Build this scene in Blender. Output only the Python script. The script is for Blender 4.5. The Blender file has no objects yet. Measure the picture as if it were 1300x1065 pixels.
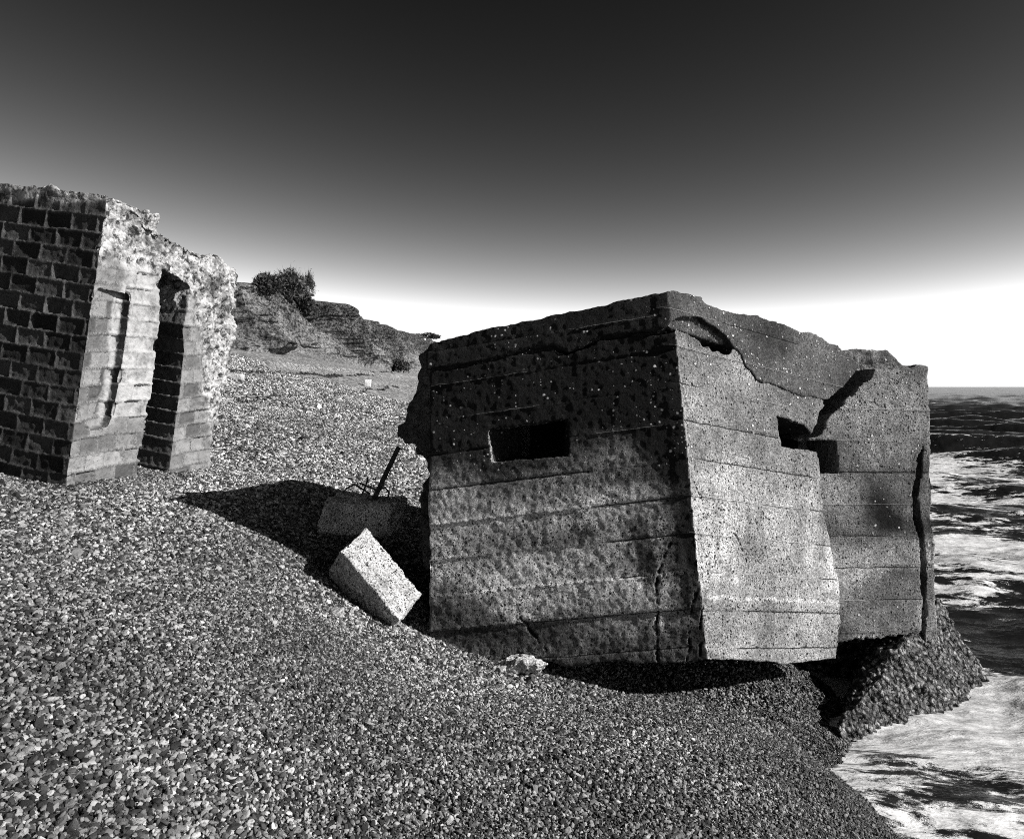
import bpy, bmesh, math, random
import numpy as np
from mathutils import Vector
random.seed(7); rng = np.random.default_rng(7)
S = bpy.context.scene; COL = S.collection
R = math.radians
# ------------------------------------------------------------------ camera
EYE = 2.4                       # eye above the sea (sea level is z = 0)
F = 950.0; CX = 650.0; HY = 491.0     # focal length / principal point in photo pixels (1300 wide)
cd = bpy.data.cameras.new('camera'); cam = bpy.data.objects.new('camera', cd); COL.objects.link(cam)
cd.sensor_width = 36; cd.lens = 36 * F / 1300; cd.shift_y = -(532.5 - HY) / 1300
cd.clip_start = .05; cd.clip_end = 20000
cam.location = (0, 0, EYE); cam.rotation_euler = (R(90), 0, 0); S.camera = cam
S.render.filter_size = 1.1; S.cycles.filter_width = 1.0; S.cycles.use_denoising = False   # crisp, a little grain, as in the photograph
# ------------------------------------------------------------------ light
SUN_AZ = 105.5; SUN_EL = 28.0   # azimuth clockwise from +Y
SKY_STRENGTH = .1
S.view_settings.view_transform = 'Standard'; S.view_settings.look = 'None'
S.view_settings.exposure = 0.75; S.view_settings.gamma = 1.0; S.view_settings.use_curve_mapping = False
W = bpy.data.worlds.new('World'); S.world = W; W.use_nodes = True
wt = W.node_tree; bg = wt.nodes['Background']
sk = wt.nodes.new('ShaderNodeTexSky'); sk.sky_type = 'NISHITA'; sk.sun_disc = False
sk.dust_density = 0.0; sk.sun_elevation = R(SUN_EL); sk.sun_rotation = R(SUN_AZ)
# black-and-white film behind a deep red filter: only the red channel, with a hard contrast curve
sp = wt.nodes.new('ShaderNodeSeparateColor'); wt.links.new(sk.outputs[0], sp.inputs[0])
def wmath(op, a, b):
    m = wt.nodes.new('ShaderNodeMath'); m.operation = op
    for i, v in enumerate((a, b)):
        if isinstance(v, (int, float)): m.inputs[i].default_value = v
        else: wt.links.new(v, m.inputs[i])
    return m.outputs[0]
v = wmath('POWER', wmath('DIVIDE', sp.outputs[0], 4.05), 3.4)
v = wmath('MULTIPLY', wmath('MINIMUM', v, 1.0), .60 / SKY_STRENGTH)
wt.links.new(v, bg.inputs[0]); bg.inputs[1].default_value = SKY_STRENGTH
ld = bpy.data.lights.new('sun', 'SUN'); ld.energy = 5.0; ld.angle = R(.5); ld.color = (1, .985, .97)
sun = bpy.data.objects.new('sun', ld); COL.objects.link(sun)
sdir = Vector((math.sin(R(SUN_AZ)) * math.cos(R(SUN_EL)), math.cos(R(SUN_AZ)) * math.cos(R(SUN_EL)), math.sin(R(SUN_EL))))
sun.rotation_euler = sdir.to_track_quat('Z', 'Y').to_euler(); sun.location = sdir * 40

# ------------------------------------------------------------------ numeric helpers
def hsh(ix, iy, iz, seed):
    h = (ix.astype(np.int64) * 374761393 + iy.astype(np.int64) * 668265263 + iz.astype(np.int64) * 2147483647 // 7 + seed * 974634777) & 0xffffffff
    h = ((h ^ (h >> 13)) * 1274126177) & 0xffffffff
    h = ((h ^ (h >> 16)) * 2246822519) & 0xffffffff
    return ((h ^ (h >> 15)) & 0xffffff) / float(0xffffff)
def vnoise(p, seed=0):
    i = np.floor(p).astype(np.int64); f = p - i; f = f * f * f * (f * (f * 6 - 15) + 10)
    r = 0
    for dx in (0, 1):
        wx = f[:, 0] if dx else 1 - f[:, 0]
        for dy in (0, 1):
            wy = f[:, 1] if dy else 1 - f[:, 1]
            for dz in (0, 1):
                wz = f[:, 2] if dz else 1 - f[:, 2]
                r = r + wx * wy * wz * hsh(i[:, 0] + dx, i[:, 1] + dy, i[:, 2] + dz, seed)
    return r * 2 - 1
def fbm(p, scale, octv=4, seed=0, gain=.5):
    r = np.zeros(len(p)); a = 1; q = p * scale; t = 0
    for o in range(octv):
        r += a * vnoise(q + 17.3 * o, seed + o); t += a; a *= gain; q = q * 2.03
    return r / t * 1.6
def sstep(a, b, x):
    t = np.clip((x - a) / (b - a), 0, 1); return t * t * (3 - 2 * t)
def ray(px, py): return np.array([(px - CX) / F, 1.0, -(py - HY) / F])
def at(px, py, d):
    q = ray(px, py) * d; q[2] += EYE; return q
class Plane:
    def __init__(s, a, b, c):
        s.o = at(*a); n = np.cross(at(*b) - s.o, at(*c) - s.o); n /= np.linalg.norm(n)
        if n @ ray(650, 491) > 0: n = -n
        s.n = n
    def hit(s, px, py, push=0.0):
        e = np.array([0, 0, EYE]); r = ray(px, py)
        return e + r * (((s.o + s.n * push - e) @ s.n) / (r @ s.n))
# beach profile across the shore
SP = np.array([-60, -40, -30, -24, -20, -15, -10, -8, -6.3, -4.9, -3.7, -2.7, -2.2, -1.5, -1, -.5, -.25, .1, .6, 2, 5, 30, 400])
ZP = np.array([3.6, 3.5, 3.3, 2.95, 2.35, 1.3, .12, -.33, -.69, -.92, -1.14, -1.47, -1.6, -1.74, -1.83, -2.02, -2.20, -2.41, -2.62, -3.1, -3.6, -5, -9])
_ss = np.linspace(-60, 400, 9201); _zz = np.interp(_ss, SP, ZP)
_k = np.hanning(23); _zz = np.convolve(np.pad(_zz, 11, 'edge'), _k / _k.sum(), 'valid')
def ground(x, y):
    x = np.atleast_1d(np.asarray(x, float)); y = np.atleast_1d(np.asarray(y, float))
    s = x - 2.2 + .02 * y
    p = np.stack([x, y, 0 * x], 1)
    s = s + np.exp(-(s / .8) ** 2) * (.20 * fbm(p, .8, 3, 13) + .10 * fbm(p, 3.1, 3, 14))
    s = s - .38 * np.exp(-((y - 5.6) / .7) ** 2) * sstep(-1.3, -.2, s)
    z = np.interp(s, _ss, _zz)
    z = z - .27 * np.exp(-((x - .25) ** 2 / 2.6 + (y - 5.3) ** 2 / 2.2)) - .17 * np.exp(-((x - 1.5) ** 2 / .9 + (y - 5.35) ** 2 / .35)) - .16 * np.exp(-((x + .95) ** 2 / 1.1 + (y - 5.75) ** 2 / 1.6))
    p = np.stack([x, y, 0 * x], 1)
    amp = np.clip(np.abs(s) / 3, .25, 1)
    z = z + amp * (.035 * fbm(p, .55, 3, 3) + .018 * fbm(p, 2.3, 2, 9))
    far = sstep(10, 30, y)
    z = z + far * .12 * fbm(p * np.array([1, .35, 1]), .3, 3, 21)
    # small storm ledges running along the beach
    for sl, hh in ((-14.5, .28), (-10.3, .16)):
        w = sl + 1.1 * fbm(p, .09, 3, 31)
        z = z + far * hh * (sstep(.35, -.1, s - w) - .5)
    return z + EYE
def gpoint(px, py):
    r = ray(px, py); d = np.geomspace(2, 400, 1500)
    z = ground(r[0] * d, d); k = np.nonzero(EYE + r[2] * d < z)[0]; k = k[0] if len(k) else -1
    return np.array([r[0] * d[k], d[k], z[k]])

# ------------------------------------------------------------------ object helpers
def thing(name, label, cat, loc, group=None):
    o = bpy.data.objects.new(name, None); COL.objects.link(o); o.location = loc; o.empty_display_size = .2
    o['label'] = label; o['category'] = cat
    if group: o['group'] = group
    return o
def mk(name, me, mat, parent=None, label=None, cat=None, kind=None, group=None, smooth=True):
    o = bpy.data.objects.new(name, me); COL.objects.link(o)
    if mat: me.materials.clear(); me.materials.append(mat)
    if smooth: me.polygons.foreach_set('use_smooth', np.ones(len(me.polygons), bool))
    if parent:
        o.parent = parent
        sh = np.array(parent.location); c = getco(me); setco(me, c - sh)
    if label: o['label'] = label
    if cat: o['category'] = cat
    if kind: o['kind'] = kind
    if group: o['group'] = group
    return o
def getco(me):
    a = np.empty(len(me.vertices) * 3); me.vertices.foreach_get('co', a); return a.reshape(-1, 3)
def setco(me, c):
    me.vertices.foreach_set('co', np.ascontiguousarray(c).ravel()); me.update()
def getno(me):
    a = np.empty(len(me.vertices) * 3); me.vertices.foreach_get('normal', a); return a.reshape(-1, 3)
def attr(me, name, vals):
    a = me.attributes.get(name) or me.attributes.new(name, 'FLOAT', 'POINT')
    a.data.foreach_set('value', np.ascontiguousarray(vals, dtype=np.float32))
def tomesh(bm, name='m'):
    me = bpy.data.meshes.new(name); bm.to_mesh(me); bm.free(); return me
def prism_bm(front, back):
    bm = bmesh.new()
    a = [bm.verts.new(p) for p in front]; b = [bm.verts.new(p) for p in back]
    f1 = bm.faces.new(a); f2 = bm.faces.new(list(reversed(b)))
    n = len(a)
    for i in range(n): bm.faces.new((a[i], b[i], b[(i + 1) % n], a[(i + 1) % n]))
    bmesh.ops.triangulate(bm, faces=[f1, f2], ngon_method='EAR_CLIP')
    bmesh.ops.recalc_face_normals(bm, faces=bm.faces)
    if bm.calc_volume(signed=True) < 0: bmesh.ops.reverse_faces(bm, faces=bm.faces)
    return bm
def face_prism(pl, pts, depth, push=0.0):
    fr = [pl.hit(x, y) + pl.n * push for x, y in pts]
    return prism_bm(fr, [p - pl.n * (depth + push) for p in fr])
def jag(pts, seed, step=7.0, amp=2.2, closed=False):
    r_ = random.Random(seed); out = []
    for i in range(len(pts) - (0 if closed else 1)):
        a, b = np.array(pts[i], float), np.array(pts[(i + 1) % len(pts)], float); n = max(1, int(np.linalg.norm(b - a) / step)); nn = np.array([b[1] - a[1], a[0] - b[0]]) / max(1e-6, np.linalg.norm(b - a))
        for k in range(n): out.append(tuple(a + (b - a) * k / n + (nn * r_.gauss(0, amp) if k else nn * r_.gauss(0, amp * .4))))
    return out if closed else out + [tuple(pts[-1])]
def plan_prism(pts, z0, z1):
    return prism_bm([(x, y, z1 if not callable(z1) else z1(x, y)) for x, y in pts], [(x, y, z0) for x, y in pts])
def hull_bm(pts):
    bm = bmesh.new()
    for p in pts: bm.verts.new(p)
    r = bmesh.ops.convex_hull(bm, input=bm.verts)
    bmesh.ops.delete(bm, geom=[v for v in bm.verts if not v.link_faces], context='VERTS')
    bmesh.ops.recalc_face_normals(bm, faces=bm.faces)
    return bm
def evaluated(me, setup):
    o = bpy.data.objects.new('tmp', me); COL.objects.link(o); setup(o)
    dg = bpy.context.evaluated_depsgraph_get(); dg.update()
    r = bpy.data.meshes.new_from_object(o.evaluated_get(dg)); bpy.data.objects.remove(o); return r
def cut(bm, cutters):
    me = tomesh(bm)
    for c in cutters:
        cm = tomesh(c); co = bpy.data.objects.new('cutter', cm); COL.objects.link(co)
        def setup(o):
            m = o.modifiers.new('b', 'BOOLEAN'); m.operation = 'DIFFERENCE'; m.solver = 'EXACT'; m.object = co
        me = evaluated(me, setup); bpy.data.objects.remove(co)
    out = bmesh.new(); out.from_mesh(me); return out
def join(bms):
    out = bmesh.new()
    for b in bms:
        me = tomesh(b); out.from_mesh(me); bpy.data.meshes.remove(me)
    return out
def voxel(bm, size):
    def setup(o):
        m = o.modifiers.new('r', 'REMESH'); m.mode = 'VOXEL'; m.voxel_size = size; m.adaptivity = 0
    return evaluated(tomesh(bm), setup)
def smoothed(me, it):
    c = getco(me); e = np.empty(len(me.edges) * 2, np.int32); me.edges.foreach_get('vertices', e); e = e.reshape(-1, 2)
    n = len(c); deg = np.bincount(e.ravel(), minlength=n)[:, None].clip(1)
    for _ in range(it):
        acc = np.stack([np.bincount(e[:, 0], c[e[:, 1], k], n) + np.bincount(e[:, 1], c[e[:, 0], k], n) for k in range(3)], 1)
        c = .5 * c + .5 * acc / deg
    return c
def erode(me, it, seed, scale=3.0, lo=-.3, hi=.6, base=.25):
    """round the arrises, hard where a noise says the edge has broken away"""
    c = getco(me); s = smoothed(me, it)
    m = base + (1 - base) * sstep(lo, hi, fbm(c, scale, 3, seed))
    c2 = c + (s - c) * m[:, None]; sharp = np.linalg.norm(s - c, axis=1)
    setco(me, c2); return sharp
def displace(me, amt):
    setco(me, getco(me) + getno(me) * amt[:, None])

# ------------------------------------------------------------------ material helper
class M:
    def __init__(s, name):
        s.m = bpy.data.materials.new(name); s.m.use_nodes = True; s.t = s.m.node_tree; s.b = s.t.nodes['Principled BSDF']
    def n(s, typ, ins=None, **kw):
        nd = s.t.nodes.new(typ)
        for k, v in kw.items(): setattr(nd, k, v)
        for k, v in (ins or {}).items(): s.set(nd.inputs[k], v)
        return nd
    def set(s, sock, v):
        if hasattr(v, 'is_linked') or isinstance(v, bpy.types.NodeSocket): s.t.links.new(v, sock)
        elif sock.type == 'RGBA' and isinstance(v, (int, float)): sock.default_value = (v, v, v, 1)
        else: sock.default_value = v
    def math(s, op, a, b=0.0, c=0.0, clamp=False):
        nd = s.n('ShaderNodeMath', operation=op, use_clamp=clamp)
        for i, v in enumerate((a, b, c)): s.set(nd.inputs[i], v)
        return nd.outputs[0]
    def mul(s, a, b): return s.math('MULTIPLY', a, b)
    def add(s, a, b): return s.math('ADD', a, b)
    def sub(s, a, b): return s.math('SUBTRACT', a, b)
    def mix(s, f, a, b):
        nd = s.n('ShaderNodeMix', data_type='FLOAT')
        s.set(nd.inputs[0], f); s.set(nd.inputs[2], a); s.set(nd.inputs[3], b); return nd.outputs[0]
    def ss(s, a, b, x):
        nd = s.n('ShaderNodeMapRange', interpolation_type='SMOOTHSTEP')
        for i, v in enumerate((x, a, b, 0.0, 1.0)): s.set(nd.inputs[i], v)
        return nd.outputs[0]
    def attr(s, name, inst=False):
        nd = s.n('ShaderNodeAttribute', attribute_name=name)
        if inst: nd.attribute_type = 'INSTANCER'
        return nd.outputs['Fac']
    def co(s): return s.n('ShaderNodeTexCoord').outputs['Object']
    def noise(s, vec, scale, detail=4.0, rough=.55):
        return s.n('ShaderNodeTexNoise', {'Vector': vec, 'Scale': scale, 'Detail': detail, 'Roughness': rough}).outputs[0]
    def vor(s, vec, scale, feature='F1', rnd=1.0):
        nd = s.n('ShaderNodeTexVoronoi', {'Vector': vec, 'Scale': scale, 'Randomness': rnd}, feature=feature); return nd
    def bump(s, h, dist, strength=1.0, normal=None):
        nd = s.n('ShaderNodeBump', {'Height': h, 'Distance': dist, 'Strength': strength})
        if normal is not None: s.set(nd.inputs['Normal'], normal)
        return nd.outputs[0]
    def out(s, color, rough=.9, normal=None, spec=.3):
        s.set(s.b.inputs['Base Color'], color); s.set(s.b.inputs['Roughness'], rough)
        s.set(s.b.inputs['Specular IOR Level'], spec)
        if normal is not None: s.set(s.b.inputs['Normal'], normal)
        return s.m

def concrete_mat(name):
    """board-marked sea-worn concrete; vertex attributes: tone (albedo), pit, speck (weights)"""
    m = M(name); p = m.co()
    tone = m.attr('tone'); pit = m.attr('pit'); speck = m.attr('speck')
    big = m.noise(p, 3.1, 5, .6); fine = m.noise(p, 70, 5, .75); med = m.noise(p, 13, 5, .7)
    grit = m.vor(p, 135); gr = m.n('ShaderNodeSeparateColor', {0: grit.outputs['Color']}).outputs
    col = m.mul(m.mul(tone, .78), m.add(.35, m.mul(1.3, big)))
    col = m.mul(col, m.add(.4, m.mul(1.2, m.ss(.3, .7, fine))))
    col = m.mul(col, m.add(.62, m.mul(.76, m.ss(.2, .8, med))))
    col = m.mul(col, m.add(.66, m.mul(.68, gr[0])))
    wp = m.n('ShaderNodeVectorMath', operation='ADD'); nz = m.n('ShaderNodeTexNoise', {'Vector': p, 'Scale': 60.0})
    m.set(wp.inputs[0], p); sc = m.n('ShaderNodeVectorMath', operation='SCALE'); m.set(sc.inputs[0], nz.outputs['Color']); sc.inputs['Scale'].default_value = .012; m.set(wp.inputs[1], sc.outputs[0])
    v1 = m.vor(wp.outputs[0], 88); v2 = m.vor(wp.outputs[0], 40); v3 = m.vor(wp.outputs[0], 47)
    r1 = m.n('ShaderNodeSeparateColor', {0: v1.outputs['Color']}).outputs; r2 = m.n('ShaderNodeSeparateColor', {0: v2.outputs['Color']}).outputs; r3 = m.n('ShaderNodeSeparateColor', {0: v3.outputs['Color']}).outputs
    pw = m.add(pit, m.mul(.8, m.sub(big, .5)))
    def dots(v, r, weight, lo, hi):
        rad = m.add(lo, m.mul(hi, m.math('POWER', r[1], 2.0)))
        on = m.ss(m.sub(1.0, weight), m.sub(1.04, weight), r[0])
        return m.mul(on, m.ss(rad, m.mul(rad, .45), v.outputs['Distance']))
    pm = m.math('MAXIMUM', dots(v1, r1, m.mul(pw, .75), .25, .4), dots(v3, r3, m.mul(pw, .8), .15, .42))
    sm = dots(v2, r2, m.mul(speck, m.mul(.72, m.ss(.35, .7, m.noise(p, 6, 3)))), .2, .4)
    col = m.mix(m.mul(pm, .93), col, .012); col = m.mix(sm, col, m.add(.2, m.mul(.5, r2[2])))
    # joints between the form boards: a thin open or proud line
    bh = m.attr('bh'); fin = m.attr('fin'); bw = m.attr('bw')
    q = m.math('ABSOLUTE', m.sub(m.math('FRACT', m.add(m.add(bh, .5), m.mul(.10, m.sub(med, .5)))), .5))
    ln = m.mul(m.ss(.018, .005, q), bw)
    dark = m.mul(ln, m.ss(.12, .4, m.mul(fin, -1.0))); lite = m.mul(ln, m.ss(.12, .4, fin))
    col = m.mix(m.mul(dark, .9), col, .012); col = m.mix(m.mul(lite, .85), col, m.add(m.mul(tone, 1.1), .12))
    crack = m.attr('crack'); col = m.mix(crack, col, .008)
    h = m.add(m.add(m.mul(fine, .8), m.mul(med, .5)), m.sub(m.mul(sm, 1.0), m.mul(pm, 1.1)))
    h = m.add(h, m.add(m.mul(gr[1], .25), m.sub(m.mul(lite, 1.2), m.add(m.mul(dark, 1.5), m.mul(crack, 2.0)))))
    return m.out(col, .92, m.bump(h, .016, 1.0), .15)
MAT_CON = concrete_mat('weathered_concrete')

def brick_mat():
    """vertex attributes: mort (mortar mask), btone (per-brick value), rub (rubble concrete mask)"""
    m = M('sea_worn_brick'); p = m.co()
    mort = m.attr('mort'); bt = m.attr('btone'); rub = m.attr('rub'); lime = m.attr('lime')
    fine = m.noise(p, 55, 5, .7); med = m.noise(p, 13, 5, .65); big = m.noise(p, 3.0, 4)
    col = m.mul(bt, m.add(.35, m.mul(1.3, med)))
    col = m.mix(m.mul(m.ss(.52, .62, m.noise(p, 26, 4, .7)), .7), col, m.mul(bt, .35))
    col = m.mix(mort, col, m.add(.0, m.mul(.30, m.ss(.3, .75, fine))))
    col = m.mix(m.mul(lime, m.ss(.3, .6, m.add(m.mul(med, .6), m.mul(big, .4)))), col, m.add(.30, m.mul(.2, fine)))
    v = m.vor(p, 38); rc = m.n('ShaderNodeSeparateColor', {0: v.outputs['Color']}).outputs
    rubc = m.mul(m.add(.24, m.mul(.26, rc[0])), m.mix(m.ss(.50, .60, m.noise(p, 12, 6, .72)), 1.0, .1))
    rubc = m.mul(rubc, m.add(.2, m.mul(.8, m.ss(.36, .56, m.noise(p, 3.6, 6, .7)))))
    col = m.mix(rub, col, rubc)
    h = m.add(m.add(m.mul(fine, .6), m.mul(med, .8)), m.mul(rub, m.mul(-.5, v.outputs['Distance'])))
    return m.out(col, .85, m.bump(h, .014, 1.0), .3)
MAT_BRICK = brick_mat()

def pebble_mat():
    m = M('pebble'); t = m.attr('ptone', True); p = m.co()
    wet = m.attr('pwet', True)
    col = m.mul(t, m.add(.65, m.mul(.7, m.noise(p, 1.7, 3))))
    return m.out(col, m.mix(wet, .72, .28), m.bump(m.noise(p, 6, 3), .05, .4), .4)
MAT_PEB = pebble_mat()

def beach_mat():
    m = M('shingle_ground'); p = m.co()
    near = m.attr('near'); wet = m.attr('wet')
    v = m.vor(p, 34); rc = m.n('ShaderNodeSeparateColor', {0: v.outputs['Color']}).outputs
    v2 = m.vor(p, 17); rc2 = m.n('ShaderNodeSeparateColor', {0: v2.outputs['Color']}).outputs
    big = m.noise(p, .35, 4)
    c = m.add(.05, m.mul(.6, m.math('POWER', rc[0], 1.5)))
    c = m.mul(c, m.ss(.75, .4, v.outputs['Distance']))
    c2 = m.mul(m.add(.07, m.mul(.55, rc2[1])), m.ss(.8, .4, v2.outputs['Distance']))
    v3 = m.vor(p, 7); rc3 = m.n('ShaderNodeSeparateColor', {0: v3.outputs['Color']}).outputs
    c = m.mix(.45, c, c2); c = m.mix(m.mul(.65, m.sub(1.0, near)), c, m.mul(.62, m.math('POWER', rc3[1], 1.6))); c = m.mul(c, m.add(.65, m.mul(.7, big)))
    c = m.mul(c, m.mix(near, .95, .3)); c = m.mul(c, m.mix(wet, 1.0, .35))
    h = m.add(m.mul(v.outputs['Distance'], -1), m.mul(v2.outputs['Distance'], -1.4))
    return m.out(c, m.mix(wet, .9, .4), m.bump(h, .03, 1.0), .3)
MAT_BEACH = beach_mat()

def simple_mat(name, a, b, scale, rough=.9, bump=.01, contrast=(.35, .65), spec=.3):
    m = M(name); p = m.co(); f = m.ss(contrast[0], contrast[1], m.noise(p, scale, 6, .65))
    return m.out(m.mix(f, a, b), rough, m.bump(m.noise(p, scale * 2.5, 6, .7), bump, 1.0), spec)
MAT_IRON = simple_mat('rusty_iron', .012, .05, 30, .8, .004)
MAT_TWIG = simple_mat('twig', .03, .09, 2.0, .9, .0)
MAT_LEAF = simple_mat('dark_leaf', .015, .05, 1.2, .8, .0)
MAT_WEED = simple_mat('dry_seaweed', .008, .03, 6, .8, .01)
MAT_WHITE = simple_mat('white_paint', .7, .85, 1.0, .8, .002)
MAT_DARK = simple_mat('dark_roofing', .04, .07, 3.0, .8, .002)
MAT_BARK = simple_mat('bark', .03, .07, 8, .9, .01)

# ------------------------------------------------------------------ setting: beach, sea, cliff
def grid(xs, ys, zf):
    X, Y = np.meshgrid(xs, ys); n, k = X.shape
    Z = zf(X.ravel(), Y.ravel())
    return gridmesh(np.stack([X.ravel(), Y.ravel(), Z], 1), n, k)
def gridmesh(co, n, k):
    me = bpy.data.meshes.new('grid'); me.vertices.add(n * k); me.vertices.foreach_set('co', co.ravel())
    i = np.arange(n * k).reshape(n, k); q = np.stack([i[:-1, :-1], i[:-1, 1:], i[1:, 1:], i[1:, :-1]], -1).reshape(-1, 4)
    me.loops.add(q.size); me.loops.foreach_set('vertex_index', q.ravel().astype(np.int32))
    me.polygons.add(len(q)); me.polygons.foreach_set('loop_start', np.arange(0, q.size, 4, dtype=np.int32))
    me.update(calc_edges=True); me.validate(); return me
def axis(*segs):
    out = []
    for a, b, st in segs: out.append(np.arange(a, b, st))
    return np.concatenate(out + [[segs[-1][1]]])
gx = axis((-400, -60, 20), (-60, -24, .5), (-24, -9, .22), (-9, -5, .09), (-5, 4.6, .045), (4.6, 12, .4), (12, 60, 6))
gy = axis((-40, -4, 2), (-4, 1, .3), (1, 9, .045), (9, 16, .1), (16, 40, .3), (40, 120, 1.0), (120, 700, 12))
me = grid(gx, gy, ground); c = getco(me); s_ = c[:, 0] - 2.2 + .02 * c[:, 1]
attr(me, 'near', sstep(34, 22, c[:, 1])); attr(me, 'wet', sstep(-1.1, -.2, s_ + .25 * fbm(c, .8, 3, 5)))
beach = mk('beach', me, MAT_BEACH, kind='structure')

# sea
rows = np.concatenate([np.geomspace(2.6, 60, 760), np.geomspace(61, 9000, 220)]); tt = axis((-.6, .1, .05), (.1, .42, .01), (.42, .74, .0011), (.74, 1.2, .005), (1.2, 3.2, .1))
Y, T = np.meshgrid(rows, tt, indexing='ij'); X = Y * T
p = np.stack([X.ravel(), Y.ravel(), 0 * X.ravel()], 1)
def wave(p):
    x, y = p[:, 0], p[:, 1]
    fade = sstep(400, 60, y)
    ph = y + .22 * x + 1.3 * fbm(p, .11, 3, 41)
    def crest(L, off, sharp): return ((.5 + .5 * np.cos(2 * np.pi * (ph - off) / L)) ** sharp)
    near = sstep(7.2, 9.0, y)
    env = .55 + .9 * np.clip(.5 + fbm(p * np.array([1, .7, 1]), .16, 2, 47), 0, 1)
    z = near * fade * env * .42 * crest(5.6, 10.1, 2.8)
    z += .075 * (1 - near) * fbm(p, .9, 3, 53)
    z += near * fade * .10 * fbm(p * np.array([.6, 1.2, 1]), .8, 4, 51) + .03 * fade * fbm(p * np.array([.7, 1.4, 1]), 2.2, 4, 57)
    z += .16 * sstep(15, 60, y) * sstep(900, 100, y) * fbm(p * np.array([.35, 1, 1]), .12, 3, 59)
    return z
wz = wave(p); p2 = p.copy(); p2[:, 2] = wz
me = gridmesh(p2, *X.shape)
y = p[:, 1]
ph = y + .22 * p[:, 0] + 1.3 * fbm(p, .11, 3, 41)
front = .5 + .5 * np.cos(2 * np.pi * (ph - 10.1 - .55) / 5.6)     # just shoreward of each crest
dens = np.interp(y, [2, 6, 7.5, 9, 12, 15, 19, 23, 28, 45, 90], [.53, .54, .58, .60, .60, .58, .66, .52, .12, .07, .0])
foam = dens + .55 * fbm(p * np.array([.5, 1.1, 1]), .5, 3, 63) + .10 * fbm(p * np.array([1.0, 1.6, 1]), 2.2, 3, 64) - .38 * sstep(.45, .95, .5 + .5 * np.cos(2 * np.pi * (ph - 10.1 + .95) / 5.6)) * sstep(7.4, 9, y)
attr(me, 'foam', foam)
def sea_mat():
    m = M('sea_water'); p = m.co(); foam = m.attr('foam')
    mp = m.n('ShaderNodeMapping', {'Vector': p, 'Scale': (.55, 1.25, 1), 'Rotation': (0, 0, .35)}).outputs[0]
    wn = m.n('ShaderNodeTexNoise', {'Vector': mp, 'Scale': 1.6, 'Detail': 3.0})
    w2 = m.n('ShaderNodeVectorMath', operation='SCALE'); m.set(w2.inputs[0], wn.outputs['Color']); w2.inputs['Scale'].default_value = .35
    w3 = m.n('ShaderNodeVectorMath', operation='ADD'); m.set(w3.inputs[0], mp); m.set(w3.inputs[1], w2.outputs[0])
    n1 = m.noise(w3.outputs[0], 3.2, 7, .62); n2 = m.noise(w3.outputs[0], 14, 5, .65)
    n3 = m.noise(m.n('ShaderNodeMapping', {'Vector': w3.outputs[0], 'Scale': (.45, 1.3, 1), 'Rotation': (0, 0, .5)}).outputs[0], 6.5, 5, .6)
    thr = m.add(m.add(m.mul(n1, .5), m.mul(n2, .25)), m.mul(n3, .36))
    f = m.ss(.47, .64, m.add(foam, m.mul(2.9, m.sub(thr, .56))))
    lace = m.ss(.02, .10, m.vor(w3.outputs[0], 4.5, 'DISTANCE_TO_EDGE').outputs['Distance'])
    f = m.mul(f, m.add(.75, m.mul(.25, n2)))
    col = m.mix(f, .01, m.add(.18, m.mul(.6, m.ss(.25, .7, m.add(m.mul(n2, .5), m.mul(n3, .5))))))
    rough = m.mix(f, .2, .95)
    mpf = m.n('ShaderNodeMapping', {'Vector': p, 'Scale': (.4, 1.0, 1)}).outputs[0]
    h = m.add(m.mul(m.noise(mpf, 2.2, 6, .6), 1.0), m.mul(m.noise(mpf, .35, 4, .6), 2.5))
    nb = m.bump(h, .12, .8); nb = m.bump(m.add(m.mul(f, .5), m.mul(n2, m.mul(f, .6))), .03, .8, nb)
    return m.out(col, rough, nb, m.mix(f, .5, .1))
sea = mk('sea', me, sea_mat(), kind='structure')

# cliff: loft between a foot curve and a top curve
foot = np.array([at(-150, 410, 24), at(60, 428, 34), at(200, 438, 44), at(290, 446, 56), at(360, 451, 70), at(430, 456, 88), at(500, 471, 128), at(528, 474, 190), at(545, 476, 300), at(575, 480, 600)])
top = np.array([at(-330, 200, 26), at(-60, 262, 38), at(130, 315, 52), at(270, 352, 70), at(330, 364, 80), at(400, 388, 100), at(470, 408, 138), at(502, 421, 190), at(545, 430, 300), at(580, 455, 600)])
def resample(c, n):
    d = np.r_[0, np.cumsum(np.linalg.norm(np.diff(c[:, :2], axis=0), axis=1))]
    t = np.linspace(0, 1, n) ** 1.5
    i = np.interp(t * (len(c) - 1), np.arange(len(c)), np.arange(len(c)))
    return np.stack([np.interp(i, np.arange(len(c)), c[:, k]) for k in range(3)], 1)
nu, nv = 620, 90
tpar = np.linspace(0, 9, nu); sm_ = lambda c: np.stack([np.interp(tpar, np.arange(10), c[:, k]) for k in range(3)], 1)
fo, to = sm_(foot), sm_(top)
k = np.hanning(41); k /= k.sum()
for arr in (fo, to):
    for a in range(3): arr[:, a] = np.convolve(np.pad(arr[:, a], 20, 'reflect', reflect_type='odd'), k, 'valid')
to[:, 2] += .5 * fbm(np.stack([to[:, 1], 0 * to[:, 1], 0 * to[:, 1]], 1), .16, 4, 70)
vv = np.linspace(-.12, 1, nv)
hx = np.interp(vv, [-.12, 0, .25, .55, .85, .93, 1], [-.2, 0, .36, .66, .9, .955, 1]); hz = np.interp(vv, [-.12, 0, .25, .55, .85, .93, 1], [-.12, 0, .19, .5, .83, .96, 1])
V = fo[None] * 1.0 + 0
co = np.empty((nv, nu, 3))
co[..., :2] = fo[None, :, :2] + (to - fo)[None, :, :2] * hx[:, None, None]
co[..., 2] = fo[None, :, 2] + (to - fo)[None, :, 2] * hz[:, None]
flat = co.reshape(-1, 3)
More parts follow.
